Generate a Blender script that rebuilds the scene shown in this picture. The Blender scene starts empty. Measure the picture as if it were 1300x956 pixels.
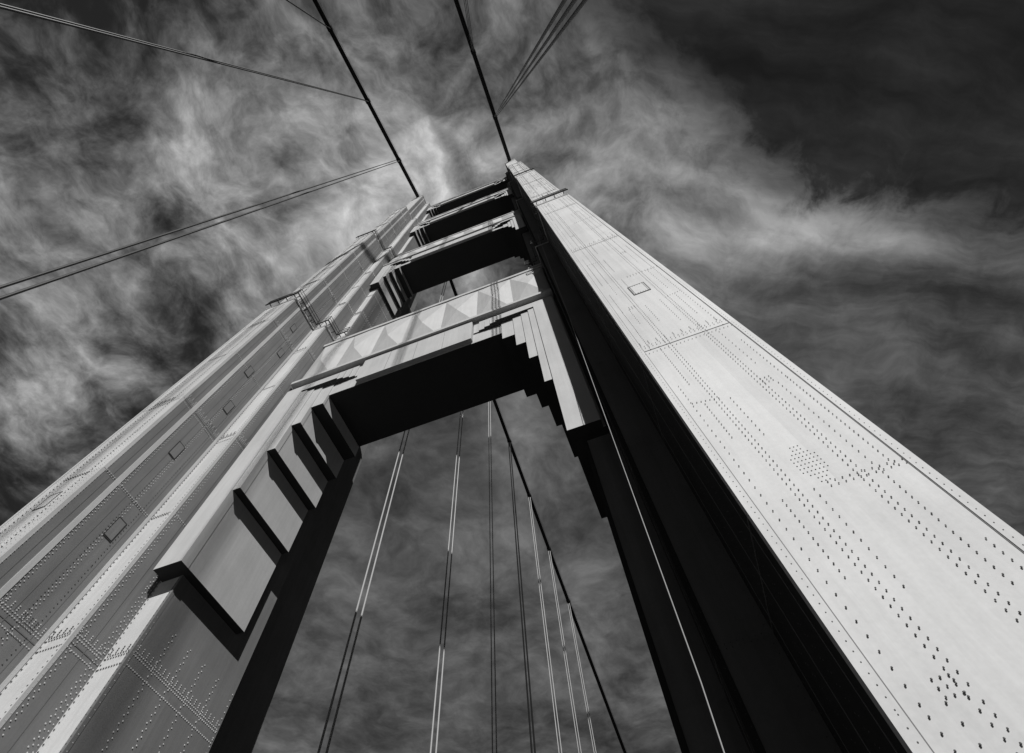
import bpy, math, random
from mathutils import Vector, Matrix
random.seed(7)
S = bpy.context.scene
S.view_settings.view_transform = 'Standard'
S.view_settings.look = 'None'
S.view_settings.exposure = 0

# ------------------------------------------------------------------ helpers
class MB:
    def __init__(s):
        s.v=[]; s.f=[]; s.m=[]
    def add(s, vs, fs, mat=0):
        o=len(s.v); s.v.extend(vs)
        for i,f in enumerate(fs):
            s.f.append([i_+o for i_ in f]); s.m.append(mat[i] if isinstance(mat,list) else mat)
    def box(s,x0,x1,y0,y1,z0,z1,mat=0):
        vs=[(x0,y0,z0),(x1,y0,z0),(x1,y1,z0),(x0,y1,z0),(x0,y0,z1),(x1,y0,z1),(x1,y1,z1),(x0,y1,z1)]
        s.add(vs,[(0,3,2,1),(4,5,6,7),(0,1,5,4),(1,2,6,5),(2,3,7,6),(3,0,4,7)],mat)
    def prism_z(s,poly,z0,z1,mat=0,matp=None,matn=None,special=None):
        n=len(poly)
        vs=[(x,y,z0) for x,y in poly]+[(x,y,z1) for x,y in poly]
        fs=[list(range(n))[::-1],list(range(n,2*n))]
        fs+=[(i,(i+1)%n,(i+1)%n+n,i+n) for i in range(n)]
        ms=[mat,mat]
        for i in range(n):
            p=poly[i];q=poly[(i+1)%n]
            m=mat
            if abs(p[0]-q[0])<1e-3 and matp is not None:
                m = matp if q[1]>p[1] else matn
            elif special and i in special: m=special[i]
            ms.append(m)
        s.add(vs,fs,ms)
    def prism_y(s,poly,y0,y1,mat=0,matdown=None):
        a=sum(poly[i][0]*poly[(i+1)%len(poly)][1]-poly[(i+1)%len(poly)][0]*poly[i][1] for i in range(len(poly)))
        if a<0: poly=poly[::-1]
        n=len(poly)
        vs=[(x,y0,z) for x,z in poly]+[(x,y1,z) for x,z in poly]
        fs=[list(range(n)),list(range(n,2*n))[::-1]]
        fs+=[((i+1)%n,i,i+n,(i+1)%n+n) for i in range(n)]
        ms=[mat,mat]
        for i in range(n):
            p=poly[i];q=poly[(i+1)%n]
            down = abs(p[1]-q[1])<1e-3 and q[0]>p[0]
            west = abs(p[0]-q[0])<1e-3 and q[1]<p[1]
            ms.append(matdown if (matdown is not None and (down or west)) else mat)  # undersides and west faces take the colour with shade painted in
        s.add(vs,fs,ms)
    def tube(s,pts,r,n=8,mat=0):
        pts=[Vector(p) for p in pts]
        rs=r if isinstance(r,list) else [r]*len(pts)
        vs=[];fs=[]
        for i,p in enumerate(pts):
            d=(pts[min(i+1,len(pts)-1)]-pts[max(i-1,0)]).normalized()
            up=Vector((0,0,1)) if abs(d.z)<.95 else Vector((1,0,0))
            a=d.cross(up).normalized(); b=d.cross(a).normalized()
            for k in range(n):
                t=2*math.pi*k/n
                q=p+a*(rs[i]*math.cos(t))+b*(rs[i]*math.sin(t))
                vs.append(tuple(q))
        for i in range(len(pts)-1):
            for k in range(n):
                fs.append((i*n+k,i*n+(k+1)%n,(i+1)*n+(k+1)%n,(i+1)*n+k))
        fs.append(list(range(n))[::-1]); fs.append(list(range((len(pts)-1)*n,len(pts)*n)))
        s.add(vs,fs,mat)
    def rivet(s,p,u,w,nrm,r,mat=1,n=8):
        vs=[];fs=[]
        for k in range(n):
            t=2*math.pi*k/n; c=math.cos(t)*r; d=math.sin(t)*r
            vs.append((p[0]+u[0]*c+w[0]*d-nrm[0]*.004,p[1]+u[1]*c+w[1]*d-nrm[1]*.004,p[2]+u[2]*c+w[2]*d-nrm[2]*.004))
        for k in range(n):
            t=2*math.pi*k/n; c=math.cos(t)*r*.6; d=math.sin(t)*r*.6;h=r*.55
            vs.append((p[0]+u[0]*c+w[0]*d+nrm[0]*h,p[1]+u[1]*c+w[1]*d+nrm[1]*h,p[2]+u[2]*c+w[2]*d+nrm[2]*h))
        for k in range(n):
            fs.append((k,(k+1)%n,n+(k+1)%n,n+k))
        fs.append(list(range(n,2*n)))
        s.add(vs,fs,mat)
    def obj(s,name,mats,parent=None):
        me=bpy.data.meshes.new(name)
        me.from_pydata(s.v,[],s.f)
        for m in mats: me.materials.append(m)
        me.polygons.foreach_set('material_index',s.m)
        me.update()
        o=bpy.data.objects.new(name,me)
        S.collection.objects.link(o)
        if parent: o.parent=parent
        return o

def nodes_of(name):
    m=bpy.data.materials.new(name); m.use_nodes=True
    nt=m.node_tree; b=nt.nodes['Principled BSDF']
    return m,nt,b

def paint(name,base,rough=.55,var=.12,panels=True,spec=.3):
    m,nt,b=nodes_of(name); N=nt.nodes; L=nt.links
    tc=N.new('ShaderNodeTexCoord')
    n1=N.new('ShaderNodeTexNoise'); n1.inputs['Scale'].default_value=.45; n1.inputs['Detail'].default_value=4; n1.inputs['Roughness'].default_value=.6
    L.new(tc.outputs['Object'],n1.inputs['Vector'])
    mp=N.new('ShaderNodeMapping'); mp.inputs['Scale'].default_value=(3.2,3.2,.18)
    L.new(tc.outputs['Object'],mp.inputs['Vector'])
    n2=N.new('ShaderNodeTexNoise'); n2.inputs['Scale'].default_value=1.3; n2.inputs['Detail'].default_value=5; n2.inputs['Roughness'].default_value=.65
    L.new(mp.outputs[0],n2.inputs['Vector'])
    n3=N.new('ShaderNodeTexNoise'); n3.inputs['Scale'].default_value=14; n3.inputs['Detail'].default_value=3
    L.new(tc.outputs['Object'],n3.inputs['Vector'])
    def math_(op,a,bv,c=None):
        k=N.new('ShaderNodeMath'); k.operation=op
        for i,x in enumerate((a,bv)+((c,) if c is not None else ())):
            if isinstance(x,(int,float)): k.inputs[i].default_value=x
            else: L.new(x,k.inputs[i])
        return k.outputs[0]
    t=math_('MULTIPLY_ADD',n1.outputs['Fac'],var*2.2,1-var*1.1)
    t2=math_('MULTIPLY_ADD',n2.outputs['Fac'],var*2.0,1-var)
    t3=math_('MULTIPLY_ADD',n3.outputs['Fac'],var*.9,1-var*.45)
    t=math_('MULTIPLY',t,t2); t=math_('MULTIPLY',t,t3)
    if panels:
        sx=N.new('ShaderNodeSeparateXYZ'); L.new(tc.outputs['Object'],sx.inputs[0])
        fz=math_('FLOOR',math_('DIVIDE',sx.outputs['Z'],6.7),0)
        fx=math_('FLOOR',math_('DIVIDE',math_('ADD',sx.outputs['X'],100.03),1.07),0)
        fy=math_('FLOOR',math_('DIVIDE',math_('ADD',sx.outputs['Y'],100.3),1.07),0)
        cb=N.new('ShaderNodeCombineXYZ'); L.new(fz,cb.inputs[0]); L.new(fx,cb.inputs[1]); L.new(fy,cb.inputs[2])
        wn=N.new('ShaderNodeTexWhiteNoise'); L.new(cb.outputs[0],wn.inputs['Vector'])
        t=math_('MULTIPLY',t,math_('MULTIPLY_ADD',wn.outputs['Value'],.14,.93))
    t=math_('MULTIPLY',t,base)
    cc=N.new('ShaderNodeCombineColor')
    for i in range(3): L.new(t,cc.inputs[i])
    L.new(cc.outputs[0],b.inputs['Base Color'])
    b.inputs['Roughness'].default_value=rough
    b.inputs['Specular IOR Level'].default_value=spec
    bp=N.new('ShaderNodeBump'); bp.inputs['Strength'].default_value=.25; bp.inputs['Distance'].default_value=.02
    L.new(n1.outputs['Fac'],bp.inputs['Height'])
    bp2=N.new('ShaderNodeBump'); bp2.inputs['Strength'].default_value=.2; bp2.inputs['Distance'].default_value=.004
    L.new(n3.outputs['Fac'],bp2.inputs['Height']); L.new(bp.outputs[0],bp2.inputs['Normal'])
    L.new(bp2.outputs[0],b.inputs['Normal'])
    return m

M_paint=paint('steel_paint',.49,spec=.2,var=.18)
M_web=paint('web_shade_paint',.18,var=.2,spec=.08,rough=.7)  # darker copy of the steel paint, shade put into the colour of side faces
M_west=paint('west_shade_paint',.04,var=.14,spec=.03,rough=.8)  # near-black copy of the steel paint, painted shade for west faces
M_rivet=paint('rivet_grime',.12,.6,.1,False,spec=.1)
M_strut=paint('strut_paint',.43,.55,.16,False,spec=.15)
M_sof=paint('soffit_shade_paint',.05,.8,.12,False,spec=.03)  # shade painted into the colour of strut undersides and west faces
M_dark=paint('dark_steel',.03,.6,.1,False)
M_seam=paint('seam_caulk',.14,.7,.1,False)  # dark line colour for plate joints
M_cable=paint('cable_wrap',.02,.7,.1,False,spec=.1)
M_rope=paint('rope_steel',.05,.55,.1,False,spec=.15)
M_roped=paint('rope_black',.012,.7,.1,False,spec=.05)  # near-black colour for one forward suspender
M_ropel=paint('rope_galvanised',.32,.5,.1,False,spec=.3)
M_asph=paint('asphalt',.04,.9,.1,False)
M_line=paint('rope_pale',.3,.5,.1,False)

# ------------------------------------------------------------------ dims
CY=15.5; XR=3.6; XL=-23.8; XM=(XR+XL)/2; TOP=145.0
SEC=[(-69,46,[(1.5,8.1),(2.8,4.6),(4.1,2.9)]),
     (46,81,[(1.5,7.75),(2.65,4.35),(3.75,2.7)]),
     (81,115,[(1.47,7.2),(2.45,4.0),(3.4,2.5)]),
     (115,TOP,[(1.4,6.2),(2.2,3.7),(3.1,2.3)])]
def cross(cx,st,g=0):
    a,b,c=[(w+g,d+g) for w,d in st]
    pr=[(a[0],-a[1]),(a[0],-b[1]),(b[0],-b[1]),(b[0],-c[1]),(c[0],-c[1])]
    pts=[( x, y) for x,y in pr]
    pts+=[( x,-y) for x,y in pr[::-1]]
    pts+=[(-x,-y) for x,y in pr]
    pts+=[(-x, y) for x,y in pr[::-1]]
    return [(cx+x,CY+y) for x,y in pts]

tower=bpy.data.objects.new('bridge_tower',None); S.collection.objects.link(tower)
tower.location=(XM,CY,-69)
tower["label"]="tall riveted steel suspension bridge tower with stepped art deco cross struts"
tower["category"]="bridge tower"
def attach(o,p=tower):
    o.parent=p
    o.matrix_parent_inverse=Matrix.Translation(-Vector((XM,CY,-69)))

def face_rivets(mb,org,u,nrm,W,z0,z1,dens,r,centre=False,seed=0,mat=1):
    rn=random.Random(seed)
    w=(0,0,1)
    nn=8 if (centre and z0<40) else 6
    def R(s_,z):
        mb.rivet((org[0]+u[0]*s_,org[1]+u[1]*s_,z),(u[0],u[1],0),w,(nrm[0],nrm[1],0),r*rn.uniform(.92,1.08),mat,nn)
    P=3.35
    z=z0-(z0%P)
    h=W/2
    while z<z1:
        a=max(z,z0+.2); b=min(z+P,z1-.2)
        kk=int(round(z/P))
        for sgn in (-1,1):
            zz=a
            while zz<b:
                R(sgn*(h-.1),zz); zz+=dens
        if W>1.2:
            cols=[c for c in (-1.07*1.5,-1.07*.5,1.07*.5,1.07*1.5) if abs(c)<h-.3]
            if centre: cols=[-1.12,-.86,-.56,-.28,.28,.56,.86,1.12]
            for c in cols:
                inner=.4<abs(c)<.6
                for off in ((-.05,.05) if (inner or not centre) else (0,)):
                    zz=a+(dens/2 if off>0 else 0)
                    bb=b
                    step=dens*1.1
                    if centre:
                        step=dens*(1.0 if inner else rn.choice((.9,1.2,1.5)))
                        if abs(c)>1: 
                            if rn.random()<.4: bb=a+(b-a)*rn.uniform(.3,.7)
                        elif abs(c)>.7:
                            if rn.random()<.4: zz=a+(b-a)*rn.uniform(.2,.6)
                        elif abs(c)<.4:
                            if rn.random()<.55: continue
                            zz=a+(b-a)*rn.uniform(.3,.6)
                    while zz<bb:
                        R(c+off,zz); zz+=step
        strong = kk%4==0
        mid = kk%2==0
        if z>z0+.3 and (strong or mid):
            rows=(-.2,.2,.32) if strong else (-.05,.05)
            for dz in rows:
                s_=-h+.16
                if centre and not strong: s_=.0
                while s_<h-.1:
                    R(s_,z+dz)
                    s_+=.12 if strong else .13
            if strong:
                s_=-h+.2
                while s_<h-.15:
                    for dz in (.42,.50,.58):
                        R(s_,z+dz)
                    s_+=.107*2.5
        elif z>z0+.3 and centre:
            sg=1 if kk%4==1 else -1
            for k in range(7): R(sg*(.5+k*.1),z+.02*k)
            for i in range(3):
                for j in range(3): R(-sg*(.62+i*.1),z+j*.1)
        z+=P

def make_leg(cx,side):
    mb=MB()
    spc=None
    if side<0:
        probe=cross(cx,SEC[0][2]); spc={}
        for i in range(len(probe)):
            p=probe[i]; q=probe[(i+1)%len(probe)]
            if abs(p[1]-q[1])<1e-3 and abs(p[1]-(CY-8.1))>.1 and (p[0]+q[0])/2<cx: spc[i]=3  # near leg's step fronts get the darker copy, shade put into colour
    for i,(z0,z1,st) in enumerate(SEC):
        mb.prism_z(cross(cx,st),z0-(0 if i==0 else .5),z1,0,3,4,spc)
        if i<3:
            mb.prism_z(cross(cx,st,.05),z1-.4,z1-.12)
        else:
            mb.prism_z(cross(cx,st,.1),z1-1.2,z1-.5)
            mb.prism_z(cross(cx,st,.06),z1-4.6,z1-4.2)
    for i,(z0,z1,st) in enumerate(SEC):
        (a,A),(b,B),(c,C)=st
        z=6.7*math.ceil(max(z0,-1)/6.7)
        while z<z1-1:
            big=int(round(z/6.7))%2==0
            t=.012 if big else .008
            if big: mb.box(cx-a+.03,cx+a-.03,CY-A-.01,CY-A+.02,z-t,z+t,2)
            for s in (-1,1):
                mb.box(cx+s*a-.012,cx+s*a+.012,CY-A+.03,CY-B-.03,z-t*1.5,z+t*1.5,2)
                mb.box(cx+s*b-.012,cx+s*b+.012,CY-B+.03,CY-C-.03,z-t*1.5,z+t*1.5,2)
            z+=6.7
        zs=max(z0,-1.4)
        for s in (-1,1):
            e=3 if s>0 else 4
            for yy in (CY-(A+B)/2,CY-A+.55,CY-B-.5):
                mb.box(cx+s*a-.01,cx+s*a+.01,yy-.018,yy+.018,zs,z1-.6,2)
            yy=CY-(B+C)/2
            mb.box(cx+s*b-.01,cx+s*b+.01,yy-.018,yy+.018,zs,z1-.6,2)
            mb.box(cx+min(s*(a-.17),s*(a+.012)),cx+max(s*(a-.17),s*(a+.012)),CY-A-.02,CY-A+.16,zs,z1-.6)
            mb.box(cx+min(s*(a-.19),s*(a-.17)),cx+max(s*(a-.19),s*(a-.17)),CY-A-.008,CY-A+.05,zs,z1-.6,2)
            if s>0:
                mb.box(cx+min(s*(a-.02),s*(a+.02)),cx+max(s*(a-.02),s*(a+.02)),CY-B-.2,CY-B-.03,zs,z1-.6)
                mb.box(cx+min(s*(a-.02),s*(a+.03)),cx+max(s*(a-.02),s*(a+.03)),CY-A+.85,CY-A+1.1,zs,z1-.6)
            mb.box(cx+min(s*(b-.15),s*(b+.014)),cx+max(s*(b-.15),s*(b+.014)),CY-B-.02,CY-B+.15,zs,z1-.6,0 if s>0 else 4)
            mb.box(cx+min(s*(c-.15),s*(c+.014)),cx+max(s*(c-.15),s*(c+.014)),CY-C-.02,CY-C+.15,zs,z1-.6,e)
    for i,(z0,z1,st) in enumerate(SEC[:3]):
        (a,A),(b,B),(c,C)=st
        d=[.14,.3,.5][i]; r=[.0138,.026,.04][i]
        zs=max(z0,1.0)+(1 if i else 0); ze=z1-.8
        face_rivets(mb,(cx,CY-A-.018),(1,0),(0,-1),2*a,zs,ze,d,r,True,seed=i+3)
        s=side; m=1
        if side>0:
            r=[.034,.05,.055][i]; m=0
        face_rivets(mb,(cx+s*a,CY-(A+B)/2),(0,1),(s,0),A-B-.1,zs,ze,d*1.25,r,seed=10+i,mat=m)
        if side>0:
            face_rivets(mb,(cx+s*a,CY-A+2.5),(0,1),(s,0),.9,zs,ze,d*1.3,r,seed=60+i,mat=1)
            face_rivets(mb,(cx,CY-A-.018),(1,0),(0,-1),1.6,zs,ze,d*1.5,r,seed=70+i,mat=1)
        if i<2 :
            face_rivets(mb,(cx+s*(a+b)/2,CY-B-.018),(1,0),(0,-1),b-a,zs,ze,d*1.5,r,seed=20+i)
            face_rivets(mb,(cx+s*b,CY-(B+C)/2),(0,1),(s,0),B-C,zs,ze,d*1.5,r,seed=30+i,mat=m)
            if side>0: face_rivets(mb,(cx+s*(b+c)/2,CY-C-.018),(1,0),(0,-1),c-b,zs,ze,d*1.6,r,seed=40+i)
            face_rivets(mb,(cx+s*c,CY),(0,1),(s,0),2*C,zs,15.5 if i==0 else ze,d*1.8,r,seed=50+i,mat=m)
    y=CY-8.1
    for i in range(-3,4):
        for j in range(-5,6):
            if abs(i)/4+abs(j)/6<=1.1: mb.rivet((cx+i*.075,y,7.3+j*.1),(1,0,0),(0,0,1),(0,-1,0),.016,1,8)
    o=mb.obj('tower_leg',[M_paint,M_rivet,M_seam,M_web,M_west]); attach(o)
    for zc in (18.4,52.5):
        yy=y if zc<46 else CY-7.75
        h=MB(); w=.3
        h.box(cx-w,cx+w,yy-.018,yy+.02,zc-.45,zc+.45)
        for k in range(10):
            for sx in (-1,1): h.rivet((cx+sx*(w-.04),yy-.018,zc-.42+k*.093),(1,0,0),(0,0,1),(0,-1,0),.02)
        for k in range(6):
            for sz in (-1,1): h.rivet((cx-w+.05+k*.1,yy-.018,zc+sz*.415),(1,0,0),(0,0,1),(0,-1,0),.02)
        for (x0,x1,z0,z1) in ((-w-.04,w+.04,-.5,-.455),(-w-.04,w+.04,.455,.5),(-w-.04,-w-.005,-.45,.45),(w+.005,w+.04,-.45,.45)):
            h.box(cx+x0,cx+x1,yy-.02,yy+.02,zc+z0,zc+z1,2)
        attach(h.obj('access_hatch',[M_paint,M_rivet,M_dark]))
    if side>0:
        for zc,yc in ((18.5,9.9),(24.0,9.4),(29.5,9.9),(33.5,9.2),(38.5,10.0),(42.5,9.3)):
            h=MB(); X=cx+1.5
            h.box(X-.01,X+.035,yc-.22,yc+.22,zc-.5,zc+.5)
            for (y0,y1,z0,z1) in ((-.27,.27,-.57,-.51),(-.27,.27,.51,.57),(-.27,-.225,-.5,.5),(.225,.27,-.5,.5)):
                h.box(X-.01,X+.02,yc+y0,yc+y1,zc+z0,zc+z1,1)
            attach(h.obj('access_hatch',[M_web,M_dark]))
    sd=MB()
    sd.prism_z([(cx-1.0,CY-5.5),(cx+1.0,CY-5.5),(cx+1.0,CY+5.5),(cx-1.0,CY+5.5)],TOP-.2,TOP+1.3)
    sd.prism_z([(cx-.8,CY-3.5),(cx+.8,CY-3.5),(cx+.8,CY+3.5),(cx-.8,CY+3.5)],TOP+1.2,TOP+2.6)
    attach(sd.obj('cable_saddle_housing',[M_strut]))
    for pi,(zp,st) in enumerate(((46.0,SEC[0][2]),(81.0,SEC[1][2]))):
        g=.34 if pi==0 else .2
        pl=MB(); (a,A),(b,B),(c,C)=st
        s=side
        path=[(-s*(a+.12),-A-g),(s*(a+g),-A-g),(s*(a+g),-B-g),(s*(b+g),-B-g),(s*(b+g),-C-g),(s*(c+g*.6),-C-g)]
        path=[(cx+x,CY+y_) for x,y_ in path]
        for (p,q) in zip(path[:-1],path[1:]):
            x0,x1=sorted((p[0],q[0])); y0,y1=sorted((p[1],q[1]))
            if x1-x0<.01: pl.box(x0-.04,x1+.04,y0-.02,y1+.02,zp+.1,zp+.2)
            else: pl.box(x0-.05,x1+.05,y0-.05,y1+.05,zp+.105,zp+.195)
            Ld=math.dist(p,q); n=max(2,int(Ld/.7))
            for k in range(n):
                t=(k+.5)/n; X=p[0]+(q[0]-p[0])*t; Y=p[1]+(q[1]-p[1])*t
                if x1-x0<.01:
                    d=-1 if X>cx else 1
                    pl.box(min(X,X+d*g),max(X,X+d*g),Y-.03,Y+.03,zp+.02,zp+.1)
                else: pl.box(X-.03,X+.03,Y,Y+g,zp+.02,zp+.1)
        pob=pl.obj('maintenance_platform',[M_dark]); attach(pob)
        rl=MB()
        for hgt in (.5,1.0):
            rl.tube([(x,y_,zp+.2+hgt) for x,y_ in path],.035,6)
        for (p,q) in zip(path[:-1],path[1:]):
            Ld=math.dist(p,q); n=max(1,int(Ld/1.1))
            for k in range(n+1):
                t=k/n
                X=p[0]+(q[0]-p[0])*t; Y=p[1]+(q[1]-p[1])*t
                rl.tube([(X,Y,zp+.15),(X,Y,zp+1.22)],.035,5)
        ro=rl.obj('railing',[M_dark]); ro.parent=pob
    return o

legR=make_leg(XR,-1)
legL=make_leg(XL,1)

# ------------------------------------------------------------------ struts
def strut(zb,zt,zch,steps,lhw,x_over,yf,yb,units,fo,pd,th0):
    mb=MB()
    xl=XL+x_over
    pl=[(xl,zt),(xl,steps[0][1])]
    for i,(o,z) in enumerate(steps):
        zn=steps[i+1][1] if i+1<len(steps) else zb
        pl.append((XL+o,z)); pl.append((XL+o,zn))
    pr=[(2*XM-x,z) for x,z in pl[::-1]]
    poly=pl+pr
    out=[]
    for p in poly:
        if not out or math.dist(p,out[-1])>1e-4: out.append(p)
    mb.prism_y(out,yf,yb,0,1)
    mb.box(XL+fo,XR-fo,yf-.32,yf+.1,zb+.25,zch-.5)
    mb.box(XL+lhw,XR-lhw,yf-.52,yf+.1,zch-.4,zch-.04)
    H=zch-.48; n=len(steps)
    for k,(o,z) in enumerate(steps):
        rk=n-1-k
        th=th0*(rk+1)
        x0=xl+.12+.03*k
        Hk=H-.40*(zch-zb)/6*rk
        xe=XL+fo-.05-.45*rk
        hb=zb+(zch-zb)*.42-.03*k
        oo=XL+o+.03
        if xe<oo+.1: xe=oo+.1
        P=[(x0,Hk),(xe,Hk),(xe,hb),(oo,hb),(oo,z-.03),(x0,z-.03)]
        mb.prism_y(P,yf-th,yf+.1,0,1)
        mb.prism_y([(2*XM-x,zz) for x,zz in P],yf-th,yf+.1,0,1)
    x0=XL+lhw; x1=XR-lhw; w=(x1-x0)/units
    zt2=zt-.35
    for i in range(units):
        a=x0+i*w; b=a+w; c=(a+b)/2; y0=yf-.02; y1=yf-pd; zm=zch+(zt2-zch)*.36
        vs=[(a,y0,zt2),(b,y0,zt2),(a,y0,zch),(b,y0,zch),(c,y1,zm),(c,y0-.04,zt2)]
        fs=[(0,2,4),(0,4,5),(5,4,1),(1,4,3),(2,3,4)]
        mb.add(vs,fs)
    mb.box(x0-.4,x1+.4,yf-.14,yf+.12,zt-.35,zt+.1)
    mb.box(x0-.4,x1+.4,yb-.12,yb+.16,zt-.4,zt+.1)
    x=XL+fo+2.2
    while x<XR-fo-1:
        mb.box(x-.01,x+.01,yf-.33,yf-.2,zb+.27,zch-.52,2); x+=2.2
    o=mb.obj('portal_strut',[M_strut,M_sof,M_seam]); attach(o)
    return o

st1=strut(31.2,43.4,35.2,[(4.55,17.2),(5.0,22.0),(5.55,25.4),(6.2,28.0),(7.1,30.0)],2.95,3.0,12.2,16.9,7,9.3,.6,.085)
st2=strut(70.5,79.6,73.6,[(4.1,63),(4.5,65.8),(4.95,67.8),(5.7,69.5)],2.6,2.75,12.5,17.0,7,7.4,.5,.12)
st3=strut(105.5,114.5,108.6,[(3.8,100.5),(4.2,102.5),(4.9,104.2)],2.4,2.55,12.7,16.8,7,6.4,.4,.14)
st4=strut(135.5,144.5,138.7,[(3.5,132),(4.0,133.6),(4.7,134.8)],2.2,2.35,12.9,16.7,7,6.0,.35,.14)

hr=MB()
hr.tube([(-.12,9.9,-1.6),(.315,9.9,5.6),(.9,9.9,25.3),(1.35,9.9,46)],.013,6)
attach(hr.obj('guide_rope',[M_line]))

# ------------------------------------------------------------------ cables
def cz(y):
    s=abs(y-CY)
    if y>=CY: return TOP+.9-.41*s+.00033*s*s
    return TOP+1.9-.485*s+.0001*s*s
fwd=[31.4+16.2*i for i in range(0,7)]
for cx in (XL,XR):
    back=[(-1.35 if cx==XL else -2.3)-14.5*i for i in range(0,8)]
    mb=MB()
    ys=[-200+ i*5 for i in range(0,43)]+[12.5,CY,18.5]+[20+i*6 for i in range(0,55)]
    ys=sorted(set(ys))
    mb.tube([(cx,y,cz(y)) for y in ys],.48,12)
    for y in back+fwd:
        mb.tube([(cx,y-.4,cz(y-.4)),(cx,y+.4,cz(y+.4))],.58,12)
    for s in (-.45,.45):
        mb.tube([(cx+s,y,cz(y)+1.25) for y in ys if abs(y-CY)>3],.022,4)
    o=mb.obj('main_cable',[M_cable])
    o["label"]="thick dark wrapped steel main cable draped over the tower top"
    o["category"]="cable"; o["group"]="main suspension cables"
    for k,y in enumerate(back+(fwd if cx==XL else fwd[:1])):
        h=MB()
        blk=abs(y-fwd[3])<.1
        if cx==XL: offs=((-.24,-.24),(.24,.24)) if y<0 else ((-.2,-.16),(.2,.16))
        else: offs=((-.19,-.15),(0,0),(.19,.15))
        rr=.058 if cx==XR else (.08 if y<0 else .085)
        if blk: rr=.14
        for dx,dy in offs:
            h.tube([(cx+dx,y+dy,cz(y)),(cx+dx,y+dy,-1.6)],rr,8)
        dark = y<0 or blk
        ho=h.obj('suspender_rope',[M_roped if blk else (M_rope if dark else M_ropel)])
        ho["label"]="dark vertical steel suspender ropes hanging from the main cable" if dark else "pale vertical steel suspender ropes hanging from the main cable"
        ho["category"]="suspender rope"; ho["group"]="suspender ropes hanging from main cables"

# ------------------------------------------------------------------ deck / water
d=MB(); d.box(-19.2,-1.2,-200,340,-3.2,-1.75)
o=d.obj('road',[M_asph]); o["kind"]="structure"
d=MB(); d.box(-1.1,7.6,-200,7.2,-3.2,-1.6); o=d.obj('pavement',[M_asph]); o["kind"]="structure"
wm=MB(); wm.add([(-4000,-4000,-68),(4000,-4000,-68),(4000,4000,-68),(-4000,4000,-68)],[(0,1,2,3)])
M_w,nt,b=nodes_of('sea'); b.inputs['Base Color'].default_value=(.02,.02,.02,1); b.inputs['Roughness'].default_value=.35
nz=nt.nodes.new('ShaderNodeTexNoise'); nz.inputs['Scale'].default_value=900; nz.inputs['Detail'].default_value=2
bp=nt.nodes.new('ShaderNodeBump'); bp.inputs['Strength'].default_value=.4
nt.links.new(nz.outputs['Fac'],bp.inputs['Height']); nt.links.new(bp.outputs[0],b.inputs['Normal'])
o=wm.obj('water',[M_w]); o["kind"]="structure"

# ------------------------------------------------------------------ sun + sky
EL=math.radians(40); AZ=math.radians(27.5)
sd=Vector((math.sin(AZ)*math.cos(EL),-math.cos(AZ)*math.cos(EL),math.sin(EL)))
sl=bpy.data.lights.new('sun','SUN'); sl.energy=5; sl.angle=math.radians(.5); sl.color=(1,.995,.985)
so=bpy.data.objects.new('sun',sl); S.collection.objects.link(so)
so.rotation_euler=sd.to_track_quat('Z','Y').to_euler(); so.location=(0,-30,60)

W=bpy.data.worlds.new('World'); S.world=W; W.use_nodes=True
W.cycles.sampling_method='MANUAL'; W.cycles.sample_map_resolution=256
nt=W.node_tree; N=nt.nodes; L=nt.links
for n in list(N): N.remove(n)
out=N.new('ShaderNodeOutputWorld'); bg=N.new('ShaderNodeBackground'); bg.inputs['Strength'].default_value=.1
L.new(bg.outputs[0],out.inputs[0])
sky=N.new('ShaderNodeTexSky'); sky.sky_type='NISHITA'; sky.sun_disc=False
sky.sun_elevation=EL; sky.sun_rotation=math.pi-AZ
bw=N.new('ShaderNodeRGBToBW'); L.new(sky.outputs[0],bw.inputs[0])
def mt(op,*a,clamp=False):
    k=N.new('ShaderNodeMath'); k.operation=op; k.use_clamp=clamp
    for i,x in enumerate(a):
        if isinstance(x,(int,float)): k.inputs[i].default_value=x
        else: L.new(x,k.inputs[i])
    return k.outputs[0]
tc=N.new('ShaderNodeTexCoord'); sp=N.new('ShaderNodeSeparateXYZ'); L.new(tc.outputs['Generated'],sp.inputs[0])
zc=mt('MAXIMUM',sp.outputs['Z'],.12)
U=mt('DIVIDE',sp.outputs['X'],zc); V=mt('DIVIDE',sp.outputs['Y'],zc)
def comb(x,y,z=0.0):
    c=N.new('ShaderNodeCombineXYZ')
    for i,a in enumerate((x,y,z)):
        if isinstance(a,(int,float)): c.inputs[i].default_value=a
        else: L.new(a,c.inputs[i])
    return c.outputs[0]
def noise(vec,scale,detail,rough,dist=0.0):
    n=N.new('ShaderNodeTexNoise'); n.noise_dimensions='2D'; L.new(vec,n.inputs['Vector'])
    n.inputs['Scale'].default_value=scale; n.inputs['Detail'].default_value=detail
    n.inputs['Roughness'].default_value=rough; n.inputs['Distortion'].default_value=dist
    return n
def srange(x,a,b,c=0.0,d=1.0):
    mr=N.new('ShaderNodeMapRange'); mr.interpolation_type='SMOOTHSTEP'; L.new(x,mr.inputs[0])
    for i,k in enumerate((a,b,c,d)): mr.inputs[i+1].default_value=k
    return mr.outputs[0]
base=comb(U,V)
def warp(src,scale,detail,amt,rough=.5):
    wn=noise(src,scale,detail,rough)
    wv=N.new('ShaderNodeVectorMath'); wv.operation='MULTIPLY_ADD'
    L.new(wn.outputs['Color'],wv.inputs[0]); wv.inputs[1].default_value=(amt,amt,0); L.new(src,wv.inputs[2])
    return wv.outputs[0]
w1=warp(base,3.0,3,.15)
w2=warp(w1,11.0,4,.026,.55)
f1=noise(w2,3.4,11,.61).outputs['Fac']
f2=noise(w2,16,8,.64).outputs['Fac']
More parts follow.
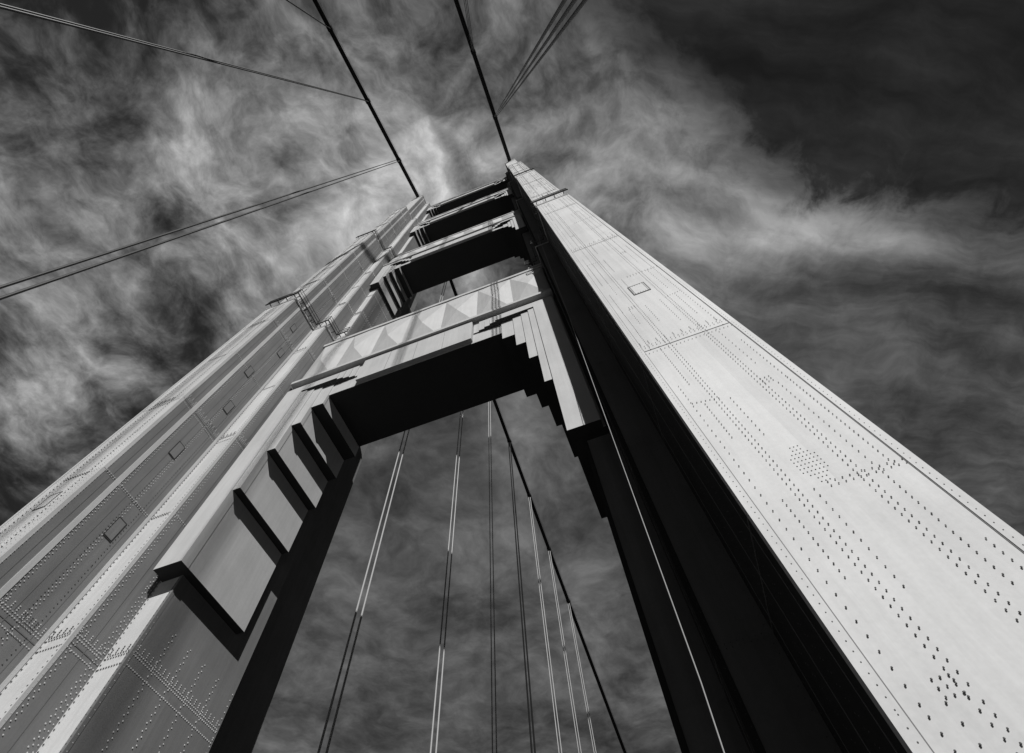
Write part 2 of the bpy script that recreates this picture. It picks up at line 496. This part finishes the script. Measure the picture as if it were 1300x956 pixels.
def rotated(ang,sx,sy):
    c=math.cos(math.radians(ang)); s=math.sin(math.radians(ang))
    ws=N.new('ShaderNodeSeparateXYZ'); L.new(w2,ws.inputs[0])
    a=mt('ADD',mt('MULTIPLY',ws.outputs[0],c*sx),mt('MULTIPLY',ws.outputs[1],s*sx))
    b=mt('ADD',mt('MULTIPLY',ws.outputs[0],-s*sy),mt('MULTIPLY',ws.outputs[1],c*sy))
    return comb(a,b)
f3=noise(rotated(28,1.8,8.0),1.3,9,.6).outputs['Fac']
f4=noise(rotated(70,3.0,8.0),1.8,9,.6).outputs['Fac']
def gauss(u0,v0,r,amp,ang=0,ratio=1.0):
    du=mt('SUBTRACT',U,u0); dv=mt('SUBTRACT',V,v0)
    if ratio!=1.0:
        c=math.cos(math.radians(ang)); s=math.sin(math.radians(ang))
        a=mt('ADD',mt('MULTIPLY',du,c),mt('MULTIPLY',dv,s))
        b=mt('MULTIPLY',mt('ADD',mt('MULTIPLY',du,-s),mt('MULTIPLY',dv,c)),ratio)
        du,dv=a,b
    q=mt('ADD',mt('MULTIPLY',du,du),mt('MULTIPLY',dv,dv))
    e=mt('EXPONENT',mt('MULTIPLY',q,-1/(r*r)))
    return mt('MULTIPLY',e,amp)
bl=[(-.557,-.06,.28,.18),(-.24,.05,.22,.34),(-.84,-.08,.22,.12),(-1.02,.08,.22,.18),(-.17,-.18,.2,.03),
    (.10,.08,.2,.17),(.30,.24,.13,.22),(.60,.42,.28,.28,25,5.0),(.45,.36,.22,.10),(-.60,-.38,.34,-.19),
    (.95,.95,.45,-.07),(-.05,.45,.2,.06),(-.41,.95,.5,.03)]
acc=None
for g in bl:
    e=gauss(*g); acc=e if acc is None else mt('ADD',acc,e)
calm=srange(V,.25,.62,1.0,.38)
west=srange(U,-.05,.4,1.0,.55)
amp=mt('MULTIPLY',calm,west)
det=mt('ADD',mt('MULTIPLY',mt('SUBTRACT',f1,.5),1.55),mt('MULTIPLY',mt('SUBTRACT',f2,.5),.55))
det=mt('ADD',det,mt('MULTIPLY',mt('SUBTRACT',f4,.5),.35))
det=mt('ADD',mt('MULTIPLY',det,amp),mt('MULTIPLY',mt('MULTIPLY',mt('SUBTRACT',f3,.5),.85),mt('SUBTRACT',1.15,west)))
val=mt('ADD',mt('ADD',acc,.31),det,clamp=True)
lum=mt('MULTIPLY',mt('POWER',val,2.05),.66)
lum=mt('ADD',lum,.018)
curve=mt('MINIMUM',mt('SUBTRACT',mt('MULTIPLY',U,1.54),.523),mt('SUBTRACT',mt('MULTIPLY',U,.59),.03))
sdist=mt('ADD',mt('SUBTRACT',curve,V),mt('ADD',mt('MULTIPLY',mt('SUBTRACT',f1,.5),.42),mt('MULTIPLY',mt('SUBTRACT',f2,.5),.22)))
dk=srange(sdist,-.08,.11)
clearlum=mt('MULTIPLY',bw.outputs[0],.045)
cloud=mt('MULTIPLY',lum,10.0)
thin=mt('MULTIPLY',mt('POWER',mt('ADD',mt('MULTIPLY',f3,.6),mt('MULTIPLY',f1,.4)),3.0),1.0)
clr=mt('ADD',clearlum,thin)
tot=mt('ADD',mt('MULTIPLY',cloud,mt('SUBTRACT',1.0,dk)),mt('MULTIPLY',clr,dk))
tot=mt('MULTIPLY',tot,srange(sp.outputs['Z'],.28,.46,.03,1.0))
tot=mt('MULTIPLY',tot,srange(V,-1.0,-.62,.12,1.0))
cc=N.new('ShaderNodeCombineColor')
for i in range(3): L.new(tot,cc.inputs[i])
L.new(cc.outputs[0],bg.inputs['Color'])

# ------------------------------------------------------------------ camera
cd=bpy.data.cameras.new('camera'); co=bpy.data.objects.new('camera',cd); S.collection.objects.link(co)
R=Vector((.9375,.3444,-.05)); F=Vector((-.0919,.3835,.919))
F.normalize(); R=(R-F*R.dot(F)).normalized(); Up=R.cross(F)
co.matrix_world=Matrix(((R.x,Up.x,-F.x,0),(R.y,Up.y,-F.y,0),(R.z,Up.z,-F.z,0),(0,0,0,1)))
cd.sensor_width=36; cd.sensor_fit='HORIZONTAL'; cd.lens=625/1300*36
cd.shift_y=-45/1300
cd.clip_start=.05; cd.clip_end=10000
S.camera=co
